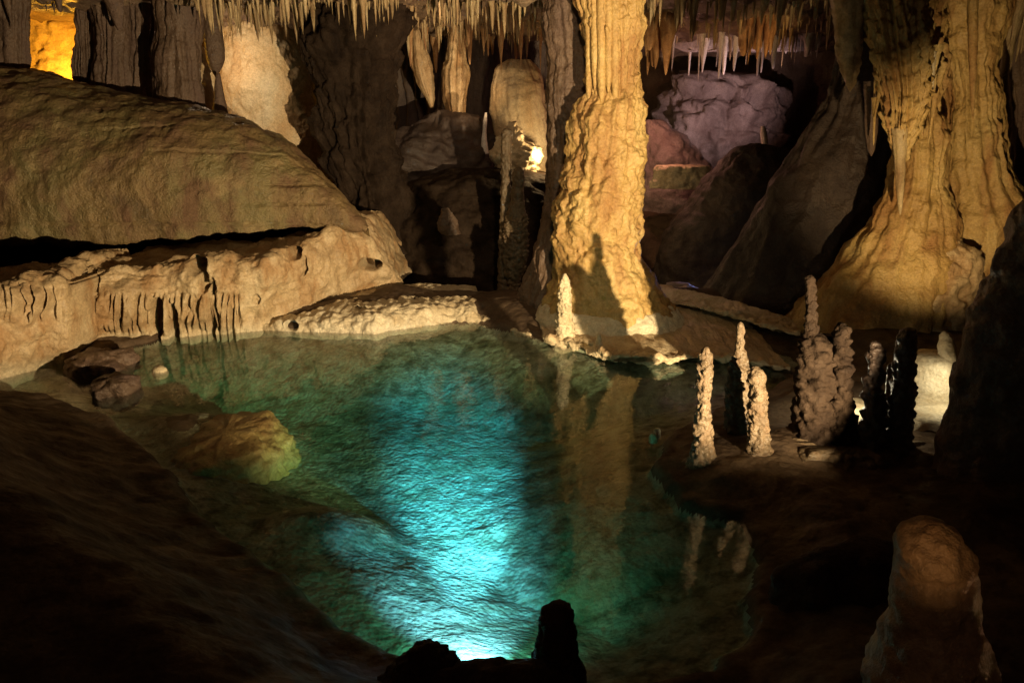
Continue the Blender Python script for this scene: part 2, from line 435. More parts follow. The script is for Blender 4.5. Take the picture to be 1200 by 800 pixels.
def floor_z(X, Y, detail=True):
    P = np.stack([X, Y, 0 * X], -1)
    s = pool_sdf(X, Y) + 0.10 * fbm(P, 1.7, 3) + 0.03 * fbm(P, 6, 2)
    out = -np.minimum(s, 0)
    # dry land
    land = 0.05 + 0.10 * sstep(0, 0.4, out) + 0.16 * fbm(P, 0.9, 2) * sstep(0.1, 1.0, out)
    near = 1 - sstep(1.6, 3.4, Y + 0.55 * np.minimum(X + 0.2, 0) + 0.0 * X)
    land = land + 0.42 * near * sstep(0.05, 0.9, out)
    left = sstep(-1.2, -3.4, X) * (1 - sstep(4.6, 6.5, Y))
    land = land + 0.30 * left * sstep(0.1, 1.2, out)
    rgt = sstep(1.9, 3.2, X) * (1 - sstep(3.4, 4.8, Y))
    land = land + 0.35 * rgt * sstep(0.0, 0.6, out)
    backz = sstep(9.5, 15, Y); land = land + 0.55 * backz
    land = land - 0.75 * sstep(9.0, 9.6, Y) * (1 - sstep(11.0, 12.2, Y)) * sstep(-3.6, -2.6, X) * (1 - sstep(3.2, 4.2, X))
    land = land - 0.14 * sstep(0.2, 0.6, X) * (1 - sstep(3.0, 3.6, X)) * sstep(6.2, 6.8, Y) * (1 - sstep(8.6, 9.0, Y))
    cap = sstep(0.2, 0.7, X) * (1 - sstep(3.6, 4.2, Y)) * sstep(0.6, 1.0, Y)     # the low bank before the floodlight
    land = land * (1 - cap) + np.minimum(land, 0.26) * cap
    bed = -0.40 * sstep(0.0, 1.4, s) - 0.06 * sstep(0, 0.08, s)
    bed = bed + 0.04 * fbm(P, 1.3, 3)
    if detail:
        b1 = np.exp(-(((X - BUMP[0] - 0.25 * (Y - BUMP[1])) / 0.34) ** 2 + ((Y - BUMP[1]) / 0.30) ** 2) ** 1.6)
        bed = bed + 0.13 * b1 * sstep(0.1, 0.4, s)
        b2 = np.exp(-(((X - BUMP2[0]) / 0.45) ** 2 + ((Y - BUMP2[1]) / 0.5) ** 2))
        bed = bed + 0.20 * b2 * sstep(0.1, 0.4, s)
        bed = bed + 0.006 * (0.5 - worley(P, 11.0)) + 0.010 * (0.5 - worley(P + 2.2, 20.0)) * (0.7 + fbm(P, 2, 2)) + 0.010 * fbm(P, 5, 3, 0.6)
        land = land + 0.012 * fbm(P, 5, 4) + 0.02 * (0.5 - worley(P, 8.0))
    k = sstep(-0.03, 0.10, s)
    return land * (1 - k) + bed * k
gx = np.concatenate([np.linspace(-9, -5.0, 60)[:-1], np.linspace(-5.0, 3.4, 620)[:-1], np.linspace(3.4, 9, 90)])
gy = np.concatenate([np.linspace(-3, 1.8, 60)[:-1], np.linspace(1.8, 8.6, 500)[:-1], np.linspace(8.6, 18.5, 130)])
GX, GY = np.meshgrid(gx, gy)
GZ = floor_z(GX, GY)
FP = np.stack([GX, GY, GZ], -1)
fo = obj('cave_floor', mesh_from_grid('cave_floor', FP), M['floor'])
fo.data.materials.append(M['bed'])
cz_ = (GZ[:-1, :-1] + GZ[1:, 1:]) / 2
mi = ((cz_ < -0.02) & (GY[:-1, :-1] < 8.8)).astype(np.int32).ravel()
fo.data.polygons.foreach_set('material_index', mi)
tag(fo, 'uneven cave floor with the basin of the pool', 'cave floor', None, 'structure')

def fz(x, y):
    return float(floor_z(np.array([[float(x)]]), np.array([[float(y)]]))[0, 0])

# water body: closed, its sides hidden inside the ground
def closed_slab(name, x0, x1, y0, y1, z0, z1):
    me = bpy.data.meshes.new(name)
    me.from_pydata([(x0, y0, z0), (x1, y0, z0), (x1, y1, z0), (x0, y1, z0), (x0, y0, z1), (x1, y0, z1), (x1, y1, z1), (x0, y1, z1)], [],
                   [(3, 2, 1, 0), (4, 5, 6, 7), (0, 1, 5, 4), (1, 2, 6, 5), (2, 3, 7, 6), (3, 0, 4, 7)])
    return me
wo = obj('pool_water', closed_slab('pool_water', -8.6, 4.2, 1.2, 8.75, -1.6, 0.0), M['water'])
tag(wo, 'clear green water of the pool glowing cyan', 'water', None, 'structure')

def ceil_z(X, Y):
    base = np.interp(Y, [-3.5, 5, 7.5, 8.5, 10, 11.5, 13, 18], [4.3, 4.1, 3.6, 3.34, 3.46, 3.34, 3.20, 2.95])
    base = base + 0.25 * sstep(-5, -8, X)
    P = np.stack([X, Y, 0 * X + 3.3], -1)
    return base + 0.16 * fbm(P, 0.8, 3) + 0.09 * fbm(P, 3.0, 3) - 0.06 * sstep(0.1, 0.5, fbm(P, 4.5, 2))
cx_ = np.linspace(-9.2, 9.2, 330)
cy_ = np.concatenate([np.linspace(-3.3, 7, 60)[:-1], np.linspace(7, 18.5, 260)])
CX, CY = np.meshgrid(cx_, cy_)
ce = obj('cave_ceiling', mesh_from_grid('cave_ceiling', np.stack([CX, CY, ceil_z(CX, CY)], -1)), M['shell'])
tag(ce, 'rough brown rock ceiling of the cave', 'cave ceiling', None, 'structure')

th = np.linspace(0, 2 * np.pi, 720, endpoint=False)
wx = 8.6 * np.sign(np.cos(th)) * np.abs(np.cos(th)) ** 0.45
wy = 6.6 + 9.4 * np.sign(np.sin(th)) * np.abs(np.sin(th)) ** 0.45
zz = np.linspace(-1.2, 4.8, 110)
WP = np.stack([wx[None, :] + 0 * zz[:, None], wy[None, :] + 0 * zz[:, None], zz[:, None] + 0 * wx[None, :]], -1)
inw = np.stack([-np.cos(th), -np.sin(th), 0 * th], -1)[None]
fl = perlin(np.stack([WP[..., 0] * 3.5, WP[..., 1] * 3.5, WP[..., 2] * 0.5], -1))
WP = WP + inw * (0.45 * fbm(WP, 0.7, 4) + 0.16 * (0.4 - 1.5 * np.abs(fl)) + 0.05 * fbm(WP, 6, 3))[..., None]
tag(obj('cave_wall', mesh_from_grid('cave_wall', WP, True), M['shell']), 'fluted brown rock wall enclosing the cave', 'cave wall', None, 'structure')

# ------------------------------------------------------------------ rock masses around the pool
face_obj('flowstone_dome', 'dome', 'big smooth ochre flowstone dome overhanging the dark slot above the ledge', 'rock',
         top=[(-160, 62), (0, 80), (60, 87), (130, 102), (190, 116), (240, 124), (290, 140), (335, 162), (365, 188), (390, 217), (410, 242), (430, 266)],
         bot=[(-160, 298), (0, 286), (100, 286), (200, 281), (300, 273), (380, 265), (430, 270)], zbot=None, px0=-160, px1=430,
         ybot=[(-160, 8.35), (200, 8.4), (430, 8.75)], ytop=[(-160, 10.2), (100, 10.1), (300, 9.7), (430, 9.0)], under=1.2, underz=-0.02, back=1.3, backz=-0.55,
         lump=0.12, lf=0.9, fine=0.05, ff=4.5, pop=0.012, popf=9.0, nu=460, nv=190, bulge=0.05, backdrop=2.2,
         dents=[(200, 263, 190, 1.6, .05), (330, 240, 60, 1.5, .05), (160, 150, 50, 1.6, .03), (250, 180, 90, 1.5, .03), (115, 128, 5, 3, .1), (345, 216, 40, 2.5, .05), (50, 200, 30, 2.0, .03), (15, 280, 30, 20, -.05), (52, 292, 10, 10, .15)])
face_obj('limestone_ledge', 'ledge', 'pitted tan limestone ledge with drip curtains along the water under the dome', 'rock',
         top=[(-160, 350), (0, 334), (40, 316), (70, 314), (86, 334), (100, 312), (200, 306), (300, 298), (350, 284), (380, 268), (405, 259), (426, 260), (444, 284), (470, 332)],
         bot=[(-160, 500), (0, 440), (60, 424), (84, 420), (100, 405), (160, 396), (250, 388), (310, 383), (400, 358), (470, 341)], zbot=0.03, px0=-160, px1=470,
         nu=520, nv=170, rise=0.22, back=1.3, backz=-0.06, underz=0.6, lump=0.14, lf=1.9, fine=0.06, ff=6.0, pop=0.035, popf=7.0, bulge=0.12, smooth=9,
         dents=[(92, 372, 13, 62, .55), (100, 330, 16, 28, .3), (183, 372, 9, 24, .45), (203, 378, 7, 22, .4), (249, 360, 5, 34, .4), (230, 314, 13, 10, .3), (238, 330, 7, 13, .2),
                (345, 296, 9, 9, .25), (358, 312, 3, 13, .15), (431, 310, 14, 7, .35), (20, 352, 5, 18, .10), (34, 352, 4, 16, .10), (48, 352, 4, 14, .1), (300, 352, 5, 6, .08)],
         flutes=[(108, 285, 345, 386, .10, 5.5), (5, 70, 335, 372, .06, 6.0), (300, 460, 322, 336, .03, 30.0)])
face_obj('rimstone_shelf', 'cream', 'cream rimstone shelf lying at the water edge below the ledge end', 'rock',
         top=[(300, 376), (330, 366), (360, 362), (420, 352), (480, 349), (535, 349), (556, 351), (562, 366), (600, 379), (626, 390)],
         bot=[(300, 385), (345, 389), (400, 390), (440, 391), (480, 384), (530, 377), (565, 378), (600, 388), (626, 394)], zbot=0.0, px0=300, px1=626,
         nu=420, nv=120, rise=0.75, back=0.7, backz=0.0, underz=0.35, lump=0.06, lf=2.5, fine=0.03, ff=9.0, pop=0.05, popf=10.0, bulge=0.02, smooth=7,
         dents=[(408, 360, 22, 3.0, .2), (342, 383, 8, 5, .18), (346, 374, 5, 4, .1)])
face_obj('column_ledge', 'ledge', 'flat tan ledge with crumbly cream rim at the foot of the big column', 'rock',
         top=[(636, 392), (660, 396), (690, 405), (720, 412), (760, 416), (800, 414), (850, 416), (890, 422), (926, 430)],
         bot=[(636, 402), (660, 406), (690, 416), (720, 424), (760, 428), (800, 424), (850, 424), (890, 430), (926, 434)], zbot=0.02, px0=636, px1=926,
         nu=380, nv=130, rise=0.10, back=2.6, backz=0.04, under=0.5, underz=0.0, lump=0.04, lf=2.0, fine=0.035, ff=9.0, pop=0.06, popf=10.0, bulge=0.03, smooth=7,
         dents=[(688, 408, 12, 7, .3), (745, 422, 25, 3, .15), (820, 424, 25, 4, .2)])
face_obj('rimstone_slab', 'cream', 'thin broken rimstone slab edging the flat ledge beside the big column', 'rock',
         top=[(772, 348), (800, 352), (860, 364), (900, 376), (938, 388)], bot=[(772, 352), (800, 357), (860, 372), (900, 385), (938, 394)], zbot=0.14, px0=772, px1=938,
         nu=200, nv=60, rise=0.25, back=0.35, underz=0.05, under=0.3, lump=0.03, lf=3, fine=0.03, ff=9, pop=0.04, popf=11, bulge=0.0, smooth=5, backdrop=0.15)

# ------------------------------------------------------------------ the big column
c0 = pt(715, 376, 8.0)
colm = empty('cave_column', (c0[0], 8.0, 0.1), 'massive golden column joining pool ledge and ceiling, draped above, flared below', 'column')
tube_obj('drapery', [(-60, 668, 757), (0, 676, 751), (40, 682, 751), (75, 686, 749), (100, 688, 746), (118, 696, 740)], 7.97, 'gold', colm,
         nu=260, nv=140, lump=.06, fine=.035, flute=.06, fk=12, depth=.8, pop=.045, popf=9)
tube_obj('shaft', [(80, 700, 742), (96, 693, 747), (108, 685, 752), (125, 676, 756), (150, 670, 758), (200, 660, 755), (250, 648, 748), (285, 648, 750), (300, 650, 753), (320, 648, 763), (338, 643, 774), (356, 637, 785), (372, 632, 794), (390, 630, 797)],
         8.0, 'gold', colm, nu=260, nv=300, lump=.10, lf=2.6, fine=.05, flute=.035, fk=9, pop=.045, popf=9.0,
         popmask=[(90, .6), (180, .5), (220, 1), (285, 1.1), (305, .25), (400, .05)], depth=.9)
tube_obj('calcite_skirt', [(354, 638, 783), (360, 632, 790), (368, 627, 798), (376, 623, 804), (392, 620, 808)], 7.99, 'skirt', colm, nu=200, nv=60, lump=.03, fine=.02, pop=.025, popf=10, depth=.92)
tube_obj('rear_trunk', [(-60, 626, 720), (0, 636, 715), (80, 641, 715), (170, 640, 710), (250, 634, 710), (310, 622, 710), (350, 606, 710), (395, 590, 710)], 8.45, 'brown', colm,
         nu=160, nv=200, lump=.10, fine=.04, flute=.035, fk=10, depth=.8)
for i, (px, tip, w) in enumerate([(690, 118, 4), (697, 106, 4), (705, 121, 5), (713, 110, 4), (721, 124, 5), (730, 108, 5), (739, 102, 5)]):
    tube_obj('drip_finger', [(-50, px - w - 2, px + w + 2), (tip - 20, px - w, px + w), (tip - 6, px - w * .6, px + w * .6), (tip, px - 1, px + 1)], 7.97 - .22 + .11 * (abs(i - 3) / 3) ** 2, 'gold', colm,
             nu=20, nv=40, lump=.02, fine=.01, smooth=3, seed=i * 3.1)

# ------------------------------------------------------------------ flowstone massif on the far bank
c1 = pt(1060, 392, 7.8)
mas = empty('flowstone_massif', (c1[0], 7.8, float(c1[2])), 'towering golden flowstone massif with fluted columns rising beyond the stalagmite group', 'rock')
tube_obj('fluted_column', [(-60, 1036, 1112), (0, 1042, 1110), (60, 1050, 1106), (120, 1062, 1098), (160, 1054, 1108), (220, 1042, 1114), (280, 1004, 1116), (340, 958, 1118), (400, 912, 1122)], 7.8, 'gold', mas,
         nu=220, nv=220, lump=.12, fine=.035, flute=.06, fk=8, depth=.8, pop=.07, popf=8, popmask=[(-60, 1), (120, 1), (170, .15), (400, .1)])
tube_obj('fluted_column', [(-60, 1098, 1186), (0, 1104, 1180), (60, 1110, 1172), (130, 1118, 1170), (180, 1112, 1180), (240, 1108, 1204), (320, 1090, 1240), (400, 1070, 1270)], 8.1, 'gold', mas,
         nu=200, nv=200, lump=.12, fine=.035, flute=.055, fk=7, depth=.8, seed=4.2, pop=.02, popf=7)
tube_obj('fluted_column', [(-60, 1080, 1130), (60, 1084, 1128), (140, 1086, 1132), (220, 1084, 1138), (320, 1070, 1150), (400, 1060, 1160)], 8.35, 'gold', mas,
         nu=120, nv=160, lump=.08, fine=.04, flute=.06, fk=7, depth=.8, seed=6.6, pop=.03, popf=8)
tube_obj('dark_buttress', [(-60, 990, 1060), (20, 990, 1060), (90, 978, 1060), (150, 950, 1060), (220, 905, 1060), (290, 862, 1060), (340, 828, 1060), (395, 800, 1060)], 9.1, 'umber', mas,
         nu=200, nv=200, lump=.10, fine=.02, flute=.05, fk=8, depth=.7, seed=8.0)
tube_obj('drapery_bundle', [(-60, 1015, 1080), (0, 1018, 1078), (50, 1024, 1082), (110, 1036, 1084), (150, 1042, 1076), (175, 1048, 1062), (190, 1052, 1058)], 7.35, 'gold', mas,
         nu=160, nv=140, lump=.05, fine=.03, flute=.13, fk=13, depth=.8, pop=.07, popf=9, seed=2.0)
tube_obj('foot_boulder', [(280, 1098, 1125), (300, 1078, 1140), (330, 1055, 1150), (365, 1038, 1150), (402, 1020, 1160), (425, 1015, 1165)], 7.6, 'ledge', mas,
         nu=150, nv=110, lump=.2, lf=1.8, fine=.07, depth=.8, pop=.06, popf=6, seed=1.0)
tube_obj('rear_curtain', [(-60, 1165, 1260), (60, 1172, 1260), (130, 1176, 1260), (250, 1170, 1260), (380, 1170, 1280)], 9.2, 'brown', mas, nu=120, nv=120, lump=.08, fine=.03, flute=.1, fk=10, depth=.6, seed=3.3)

# ------------------------------------------------------------------ stalactites of this bank, each one its own
def spike(name, px, top, tip, w, Y, mat, label, group=None, parent=None, lump=.02, taper=1.0, seed=None, pop=0.0, wt=None):
    h = tip - top
    rows = [(top, px - w, px + w), (top + .35 * h, px - w * .72, px + w * .72), (top + .7 * h, px - w * .42 * taper, px + w * .42 * taper),
            (top + .93 * h, px - w * .22 * taper, px + w * .22 * taper), (tip, px - .5, px + .5)]
    return tube_obj(name, rows, Y, mat, parent, label, 'stalactite' if parent is None else None, group, nu=32, nv=70, lump=lump, fine=.012, flute=.02 if w > 8 else 0, smooth=5,
                    seed=random.random() * 20 if seed is None else seed, pop=pop, popf=12)
spike('stalactite', 996, -45, 108, 26, 7.5, 'strawtan', 'broad tan stalactite with a long point hanging beside the flowstone massif', taper=1.2, lump=.06, pop=.03)
spike('stalactite', 1021, 95, 183, 9, 7.6, 'brown', 'thin brown stalactite with pale tip hanging clear of the dark buttress', taper=1.5)
spike('stalactite', 1055, 150, 252, 9, 7.3, 'strawtan', 'long needle stalactite hanging in front of the golden fluted column')
spike('stalactite', 1093, 60, 106, 5, 7.3, 'cream', 'short cream stalactite knob between the two fluted columns')
spike('stalactite', 1140, -60, 140, 8, 7.75, 'gold', 'slim golden stalactite hanging on the second fluted column', taper=1.3)

# ------------------------------------------------------------------ stalagmite group on the islet
def stalagmite(px, tip, foot, prof, label, group=None, zf=0.05, mat='knob', pop=.03, popf=20, lean=0.0, Y=None, nu=60, nv=140, lump=.02, name='stalagmite', seed=None, parts=True, popmask=None):
    """prof: list of (fraction from tip to foot, half width px)"""
    if Y is None: Y = float(gr(px, foot, zf)[1])
    h = foot - tip
    rows = [(tip + f * h, px + lean * (1 - f) - w, px + lean * (1 - f) + w) for f, w in prof]
    rows.append((foot + 16, rows[-1][1], rows[-1][2]))
    sd = random.random() * 30 if seed is None else seed
    P, base = tube(rows, Y, nu=nu, nv=nv, lump=lump, lf=5, fine=.012, ff=16, pop=pop, popf=popf, smooth=5, round_top=True, seed=sd, popmask=popmask)
    if not parts:
        return tag(obj(name, mesh_from_grid(name, P, True, (True, True)), M[mat], None, base), label, 'stalagmite', group)
    k = int(nv * .72)
    e = empty(name, base, label, 'stalagmite', group)
    obj('shaft', mesh_from_grid('shaft', P[:k + 1], True, (True, False)), M[mat], e, base)
    obj('crusted_foot', mesh_from_grid('crusted_foot', P[k:], True, (False, True)), M[mat], e, base)
    return e
G = 'stalagmites on the islet in the pool'
stalagmite(823, 406, 548, [(0, 7), (.1, 8), (.5, 9), (.8, 11), (.93, 16), (1, 24)], 'slender straight stalagmite standing apart at the water edge of the islet', G, lean=4)
stalagmite(865, 377, 532, [(0, 4), (.12, 5), (.25, 7), (.36, 13), (.6, 15), (.85, 17), (1, 20)], 'stalagmite with a thin neck on thick shoulders, between two straight ones', G, lean=3, mat='knob', Y=4.95)
stalagmite(891, 429, 546, [(0, 9), (.1, 10), (.5, 11), (.8, 14), (1, 21)], 'stubby pale stalagmite crusted with popcorn beside the thin-necked one', G, lean=-5)
stalagmite(958, 390, 535, [(0, 18), (.2, 22), (.6, 26), (1, 32)], 'thick dark lumpy stalagmite trunk under the tall lone spire', G, mat='shade_black', pop=.05, popf=14, Y=4.8)
stalagmite(950, 322, 420, [(0, 6), (.3, 7), (.6, 7.5), (1, 10)], 'tall thin spire rising above all other stalagmites of the islet', G, Y=4.82, lump=.03, mat='shade_black')
stalagmite(986, 378, 535, [(0, 9), (.1, 10), (.4, 10), (.6, 14), (1, 22)], 'dark knobbly stalagmite with a round head, next to the lumpy trunk', G, mat='shade_black', pop=.05, popf=15, Y=4.7)
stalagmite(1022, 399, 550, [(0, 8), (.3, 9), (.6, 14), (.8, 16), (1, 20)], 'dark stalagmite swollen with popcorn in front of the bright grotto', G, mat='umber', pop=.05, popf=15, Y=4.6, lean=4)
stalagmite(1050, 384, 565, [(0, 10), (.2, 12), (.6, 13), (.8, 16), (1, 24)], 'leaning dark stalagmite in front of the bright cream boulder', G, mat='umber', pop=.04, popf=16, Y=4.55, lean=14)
stalagmite(1036, 425, 560, [(0, 3), (.4, 4), (1, 8)], 'thin crooked sliver of stalagmite between the two dark lumpy ones', G, Y=4.65, lean=8)
stalagmite(1108, 388, 446, [(0, 6), (.3, 8), (.7, 10), (1, 13)], 'short smooth cream stalagmite perched on the bright boulder', None, mat='cream', Y=5.45, pop=.0, parts=False)
tube_obj('pale_boulder', [(414, 1070, 1105), (424, 1060, 1118), (450, 1052, 1124), (478, 1050, 1128), (500, 1044, 1140), (530, 1030, 1160)], 5.5, 'cream', None,
         'smooth cream boulder glowing in lamplight behind the stalagmites', 'rock', nu=120, nv=100, lump=.07, fine=.015, depth=.9)
tube_obj('flat_rock', [(480, 965, 1120), (492, 945, 1150), (520, 940, 1160), (570, 940, 1160)], 5.1, 'cream', None,
         'low pale rock floor lit white behind the dark stalagmites', 'rock', nu=140, nv=60, lump=.05, fine=.03, depth=.5, pop=.04, popf=9)
tube_obj('islet_rock', [(520, 930, 1075), (535, 905, 1085), (560, 880, 1092), (600, 850, 1100), (650, 830, 1110)], 4.62, 'knob', None,
         'dark knobbly rock carrying the stalagmite group', 'rock', nu=180, nv=80, lump=.08, fine=.04, depth=.45, pop=.08, popf=10)
tube_obj('islet_rock', [(536, 806, 905), (546, 792, 915), (565, 782, 930), (600, 770, 950)], 4.75, 'dark', None,
         'low black rock under the three pale stalagmites', 'rock', nu=160, nv=60, lump=.06, fine=.03, depth=.5, pop=.05, popf=10, seed=5)

# pale spikes beside the column
stalagmite(662, 320, 402, [(0, 3), (.3, 8), (.6, 9), (1, 14)], 'small cream stalagmite leaning on the flared foot of the big column', None, mat='cream', Y=7.3, lump=.03, parts=False)
stalagmite(702, 390, 408, [(0, 3), (.5, 4), (1, 5)], 'tiny cream nub of stalagmite on the crumbly ledge rim', None, mat='cream', Y=7.05, parts=False, nu=24, nv=30)

# the twin thin columns behind the pool
tw = 'slim pale stalagmites beside the column'
stalagmite(590, 150, 330, [(0, 8), (.06, 6), (.3, 6), (.6, 6), (1, 7)], 'taller of two slim stalagmites before the lit niche, smooth headed', tw, Y=9.5, mat='knob', pop=.02, lean=4, zf=0)
stalagmite(602, 195, 330, [(0, 7), (.3, 8), (.45, 13), (.75, 15), (.9, 11), (1, 7)], 'shorter of two slim stalagmites, swollen with popcorn low down', tw, Y=9.4, mat='knob', pop=.06, lean=6, popmask=[(195, 0), (245, .1), (262, 1), (340, 1)])

# ------------------------------------------------------------------ foreground
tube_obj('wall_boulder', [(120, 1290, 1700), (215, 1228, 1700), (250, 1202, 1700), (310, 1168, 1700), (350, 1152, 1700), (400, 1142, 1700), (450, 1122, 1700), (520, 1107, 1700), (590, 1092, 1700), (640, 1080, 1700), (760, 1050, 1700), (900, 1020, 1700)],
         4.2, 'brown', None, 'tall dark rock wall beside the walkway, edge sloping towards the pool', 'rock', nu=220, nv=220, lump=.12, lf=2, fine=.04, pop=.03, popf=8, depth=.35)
stalagmite(1094, 610, 800, [(0, 27), (.05, 34), (.15, 40), (.4, 43), (.6, 49), (1, 76)], 'rounded warm brown stalagmite at the foot of the dark rock wall', None, mat='ledge', Y=1.8, pop=.018, popf=14, lump=.035, parts=False)
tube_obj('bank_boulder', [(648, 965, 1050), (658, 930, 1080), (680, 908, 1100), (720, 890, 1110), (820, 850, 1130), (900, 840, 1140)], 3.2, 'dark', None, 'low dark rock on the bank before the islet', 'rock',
         nu=150, nv=90, lump=.10, lf=2.5, fine=.04, depth=.5, pop=.03, popf=8)
a_ = np.linspace(0, 2 * np.pi, 40, endpoint=False); t_ = np.linspace(0, 1, 24)  # added out-of-view blockers that keep the floodlight off the near banks
KP = np.stack(np.broadcast_arrays(2.26 + (.22 - .05 * t_[:, None] ** 2) * np.cos(a_)[None], 1.93 + (.12 - .05 * t_[:, None] ** 4) * np.sin(a_)[None], .15 + .505 * t_[:, None]), -1)
KP[..., :2] += .02 * fbm(KP, 6, 3)[..., None]
tag(obj('added_light_blocker', mesh_from_grid('added_light_blocker', KP, True, (True, True)), M['dark'], None, (2.26, 1.93, .15)), 'dark unseen rock added to block the low rays of the floodlight', 'rock')
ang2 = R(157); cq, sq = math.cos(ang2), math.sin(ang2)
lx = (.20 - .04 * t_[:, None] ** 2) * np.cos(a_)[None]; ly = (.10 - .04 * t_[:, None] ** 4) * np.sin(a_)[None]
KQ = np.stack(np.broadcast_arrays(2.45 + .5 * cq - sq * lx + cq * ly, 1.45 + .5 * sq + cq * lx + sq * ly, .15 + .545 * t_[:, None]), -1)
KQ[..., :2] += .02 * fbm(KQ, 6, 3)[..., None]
tag(obj('added_light_blocker', mesh_from_grid('added_light_blocker', KQ, True, (True, True)), M['dark'], None, (2.45 + .5 * cq, 1.45 + .5 * sq, .15)), 'taller unseen rock added to block the low rays of the floodlight', 'rock')
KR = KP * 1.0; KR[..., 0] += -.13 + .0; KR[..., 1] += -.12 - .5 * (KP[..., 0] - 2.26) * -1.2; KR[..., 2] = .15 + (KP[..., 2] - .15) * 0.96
tag(obj('added_light_blocker', mesh_from_grid('added_light_blocker', KR, True, (True, True)), M['dark'], None, (2.13, 1.81, .15)), 'middle unseen rock added to block the low rays of the floodlight', 'rock')
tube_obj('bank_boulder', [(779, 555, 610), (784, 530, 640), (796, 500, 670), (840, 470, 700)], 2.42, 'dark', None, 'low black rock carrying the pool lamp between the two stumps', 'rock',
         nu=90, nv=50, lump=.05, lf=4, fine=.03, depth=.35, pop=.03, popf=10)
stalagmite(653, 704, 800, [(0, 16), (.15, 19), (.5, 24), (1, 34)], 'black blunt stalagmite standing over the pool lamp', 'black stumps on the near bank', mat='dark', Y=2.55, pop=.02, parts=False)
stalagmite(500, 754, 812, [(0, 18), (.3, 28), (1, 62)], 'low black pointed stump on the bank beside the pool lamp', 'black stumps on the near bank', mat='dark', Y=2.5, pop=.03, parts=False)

# ------------------------------------------------------------------ underwater lamp
pl = empty('pool_lamp', tuple(POOL_LAMP), 'small underwater floodlight shining cyan along the pool bed', 'lamp')
def lathe(name, prof, mat, parent, axis, n=28):
    a = np.linspace(0, 2 * np.pi, n, endpoint=False)
    z = Vector(axis).normalized(); x = z.orthogonal().normalized(); y = z.cross(x)
    P = np.array([[[*(Vector(parent.location) + z * h + (x * math.cos(t) + y * math.sin(t)) * r)] for t in a] for r, h in prof])
    return obj(name, mesh_from_grid(name, P, True, (True, True)), mat, parent, tuple(parent.location))
mh = bpy.data.materials.new('black_lamp_housing'); mh.use_nodes = True
mh.node_tree.nodes['Principled BSDF'].inputs['Base Color'].default_value = (.03, .03, .03, 1)
ml = bpy.data.materials.new('cyan_lamp_lens'); ml.use_nodes = True
ml.node_tree.nodes['Principled BSDF'].inputs['Emission Color'].default_value = (.55, .95, 1, 1)
ml.node_tree.nodes['Principled BSDF'].inputs['Emission Strength'].default_value = 8.0
ax = Vector(POOL_AIM) - Vector(POOL_LAMP)
lathe('housing', [(.015, -.06), (.028, -.055), (.032, -.012), (.036, -.01), (.036, 0.0), (.027, 0.0)], mh, pl, ax)
lathe('lens', [(.026, .002), (.02, .005), (.005, .008)], ml, pl, ax)
axn = ax.normalized()
lamp('pool_lamp_light', 'SPOT', Vector(POOL_LAMP) + axn * .05 + Vector((0, 0, .02)), 2700, (0.17, 0.55, 1.0), tuple(POOL_AIM), 25, 1.0, 0.04)
lamp('pool_lamp_halo', 'SPOT', Vector(POOL_LAMP) + axn * .05 + Vector((0, 0, .025)), 300, (0.20, 0.60, 1.0), tuple(Vector(POOL_AIM) + Vector((-.02, -.9, 0))), 56, 1.0, 0.04)
lamp('pool_lamp_spill', 'SPOT', Vector(POOL_LAMP) + axn * .05 + Vector((0, 0, .03)), 24, (0.10, 0.74, 0.50), tuple(Vector(POOL_AIM) + Vector((0, -.5, -.2))), 120, 1.0, 0.03)

# ------------------------------------------------------------------ back of the cave
tube_obj('pale_flowstone', [(-50, 250, 345), (0, 255, 345), (28, 258, 348), (60, 258, 356), (100, 258, 364), (140, 260, 370), (180, 262, 374), (230, 262, 378)], 12.0, 'pale', None,
         'pale glowing flowstone wall rising behind the ochre dome', 'rock', nu=260, nv=200, lump=.12, lf=1.3, fine=.03, pop=.035, popf=9, depth=.5)
GP = 'brown pillars standing on the dome'
for (px, w, foot, Yp, lab) in [(12, 22, 95, 10.4, 'grey brown pillar before the dark end of the orange recess'), (98, 11, 112, 10.6, 'slender brown pillar beside the glowing orange recess'),
                               (130, 22, 120, 10.5, 'rough brown pillar over the tiny red glow'), (166, 18, 126, 10.7, 'narrow grey pillar between two thick brown pillars'),
                               (209, 28, 136, 10.2, 'thickest brown pillar, standing next to the pale flowstone wall')]:
    e = tube_obj('pillar', [(-70, px - w - 4, px + w + 4), (-10, px - w, px + w), (50, px - w * .92, px + w * .92), (90, px - w * .95, px + w), (foot + 25, px - w * 1.2, px + w * 1.25)], Yp, 'brown', None, lab, 'column', GP,
                 nu=90, nv=120, lump=.08, lf=2, fine=.03, flute=.07, fk=8, seed=px * .1, depth=.8)
tube_obj('stalactite', [(-50, 236, 262), (15, 238, 256), (50, 240, 262), (72, 242, 263), (84, 248, 258), (90, 252, 254)], 10.6, 'brown', None, 'dark blunt stalactite hung in front of the pale flowstone edge', 'stalactite', nu=50, nv=80, lump=.03, seed=3)
tube_obj('stalagmite', [(86, 253, 258), (100, 251, 261), (130, 250, 266), (150, 246, 270)], 10.4, 'brown', None, 'short dark stalagmite on the dome under the blunt stalactite', 'stalagmite', nu=40, nv=60, lump=.03, seed=4)
tube_obj('stalagmite', [(55, 234, 238), (72, 232, 247), (88, 231, 250), (100, 236, 252), (120, 240, 256), (135, 240, 258)], 10.9, 'pale', None, 'twisted cream stalagmite shining in the gap beside the thickest pillar', 'stalagmite', nu=60, nv=80, lump=.06, lf=4, pop=.04, popf=8, seed=6)
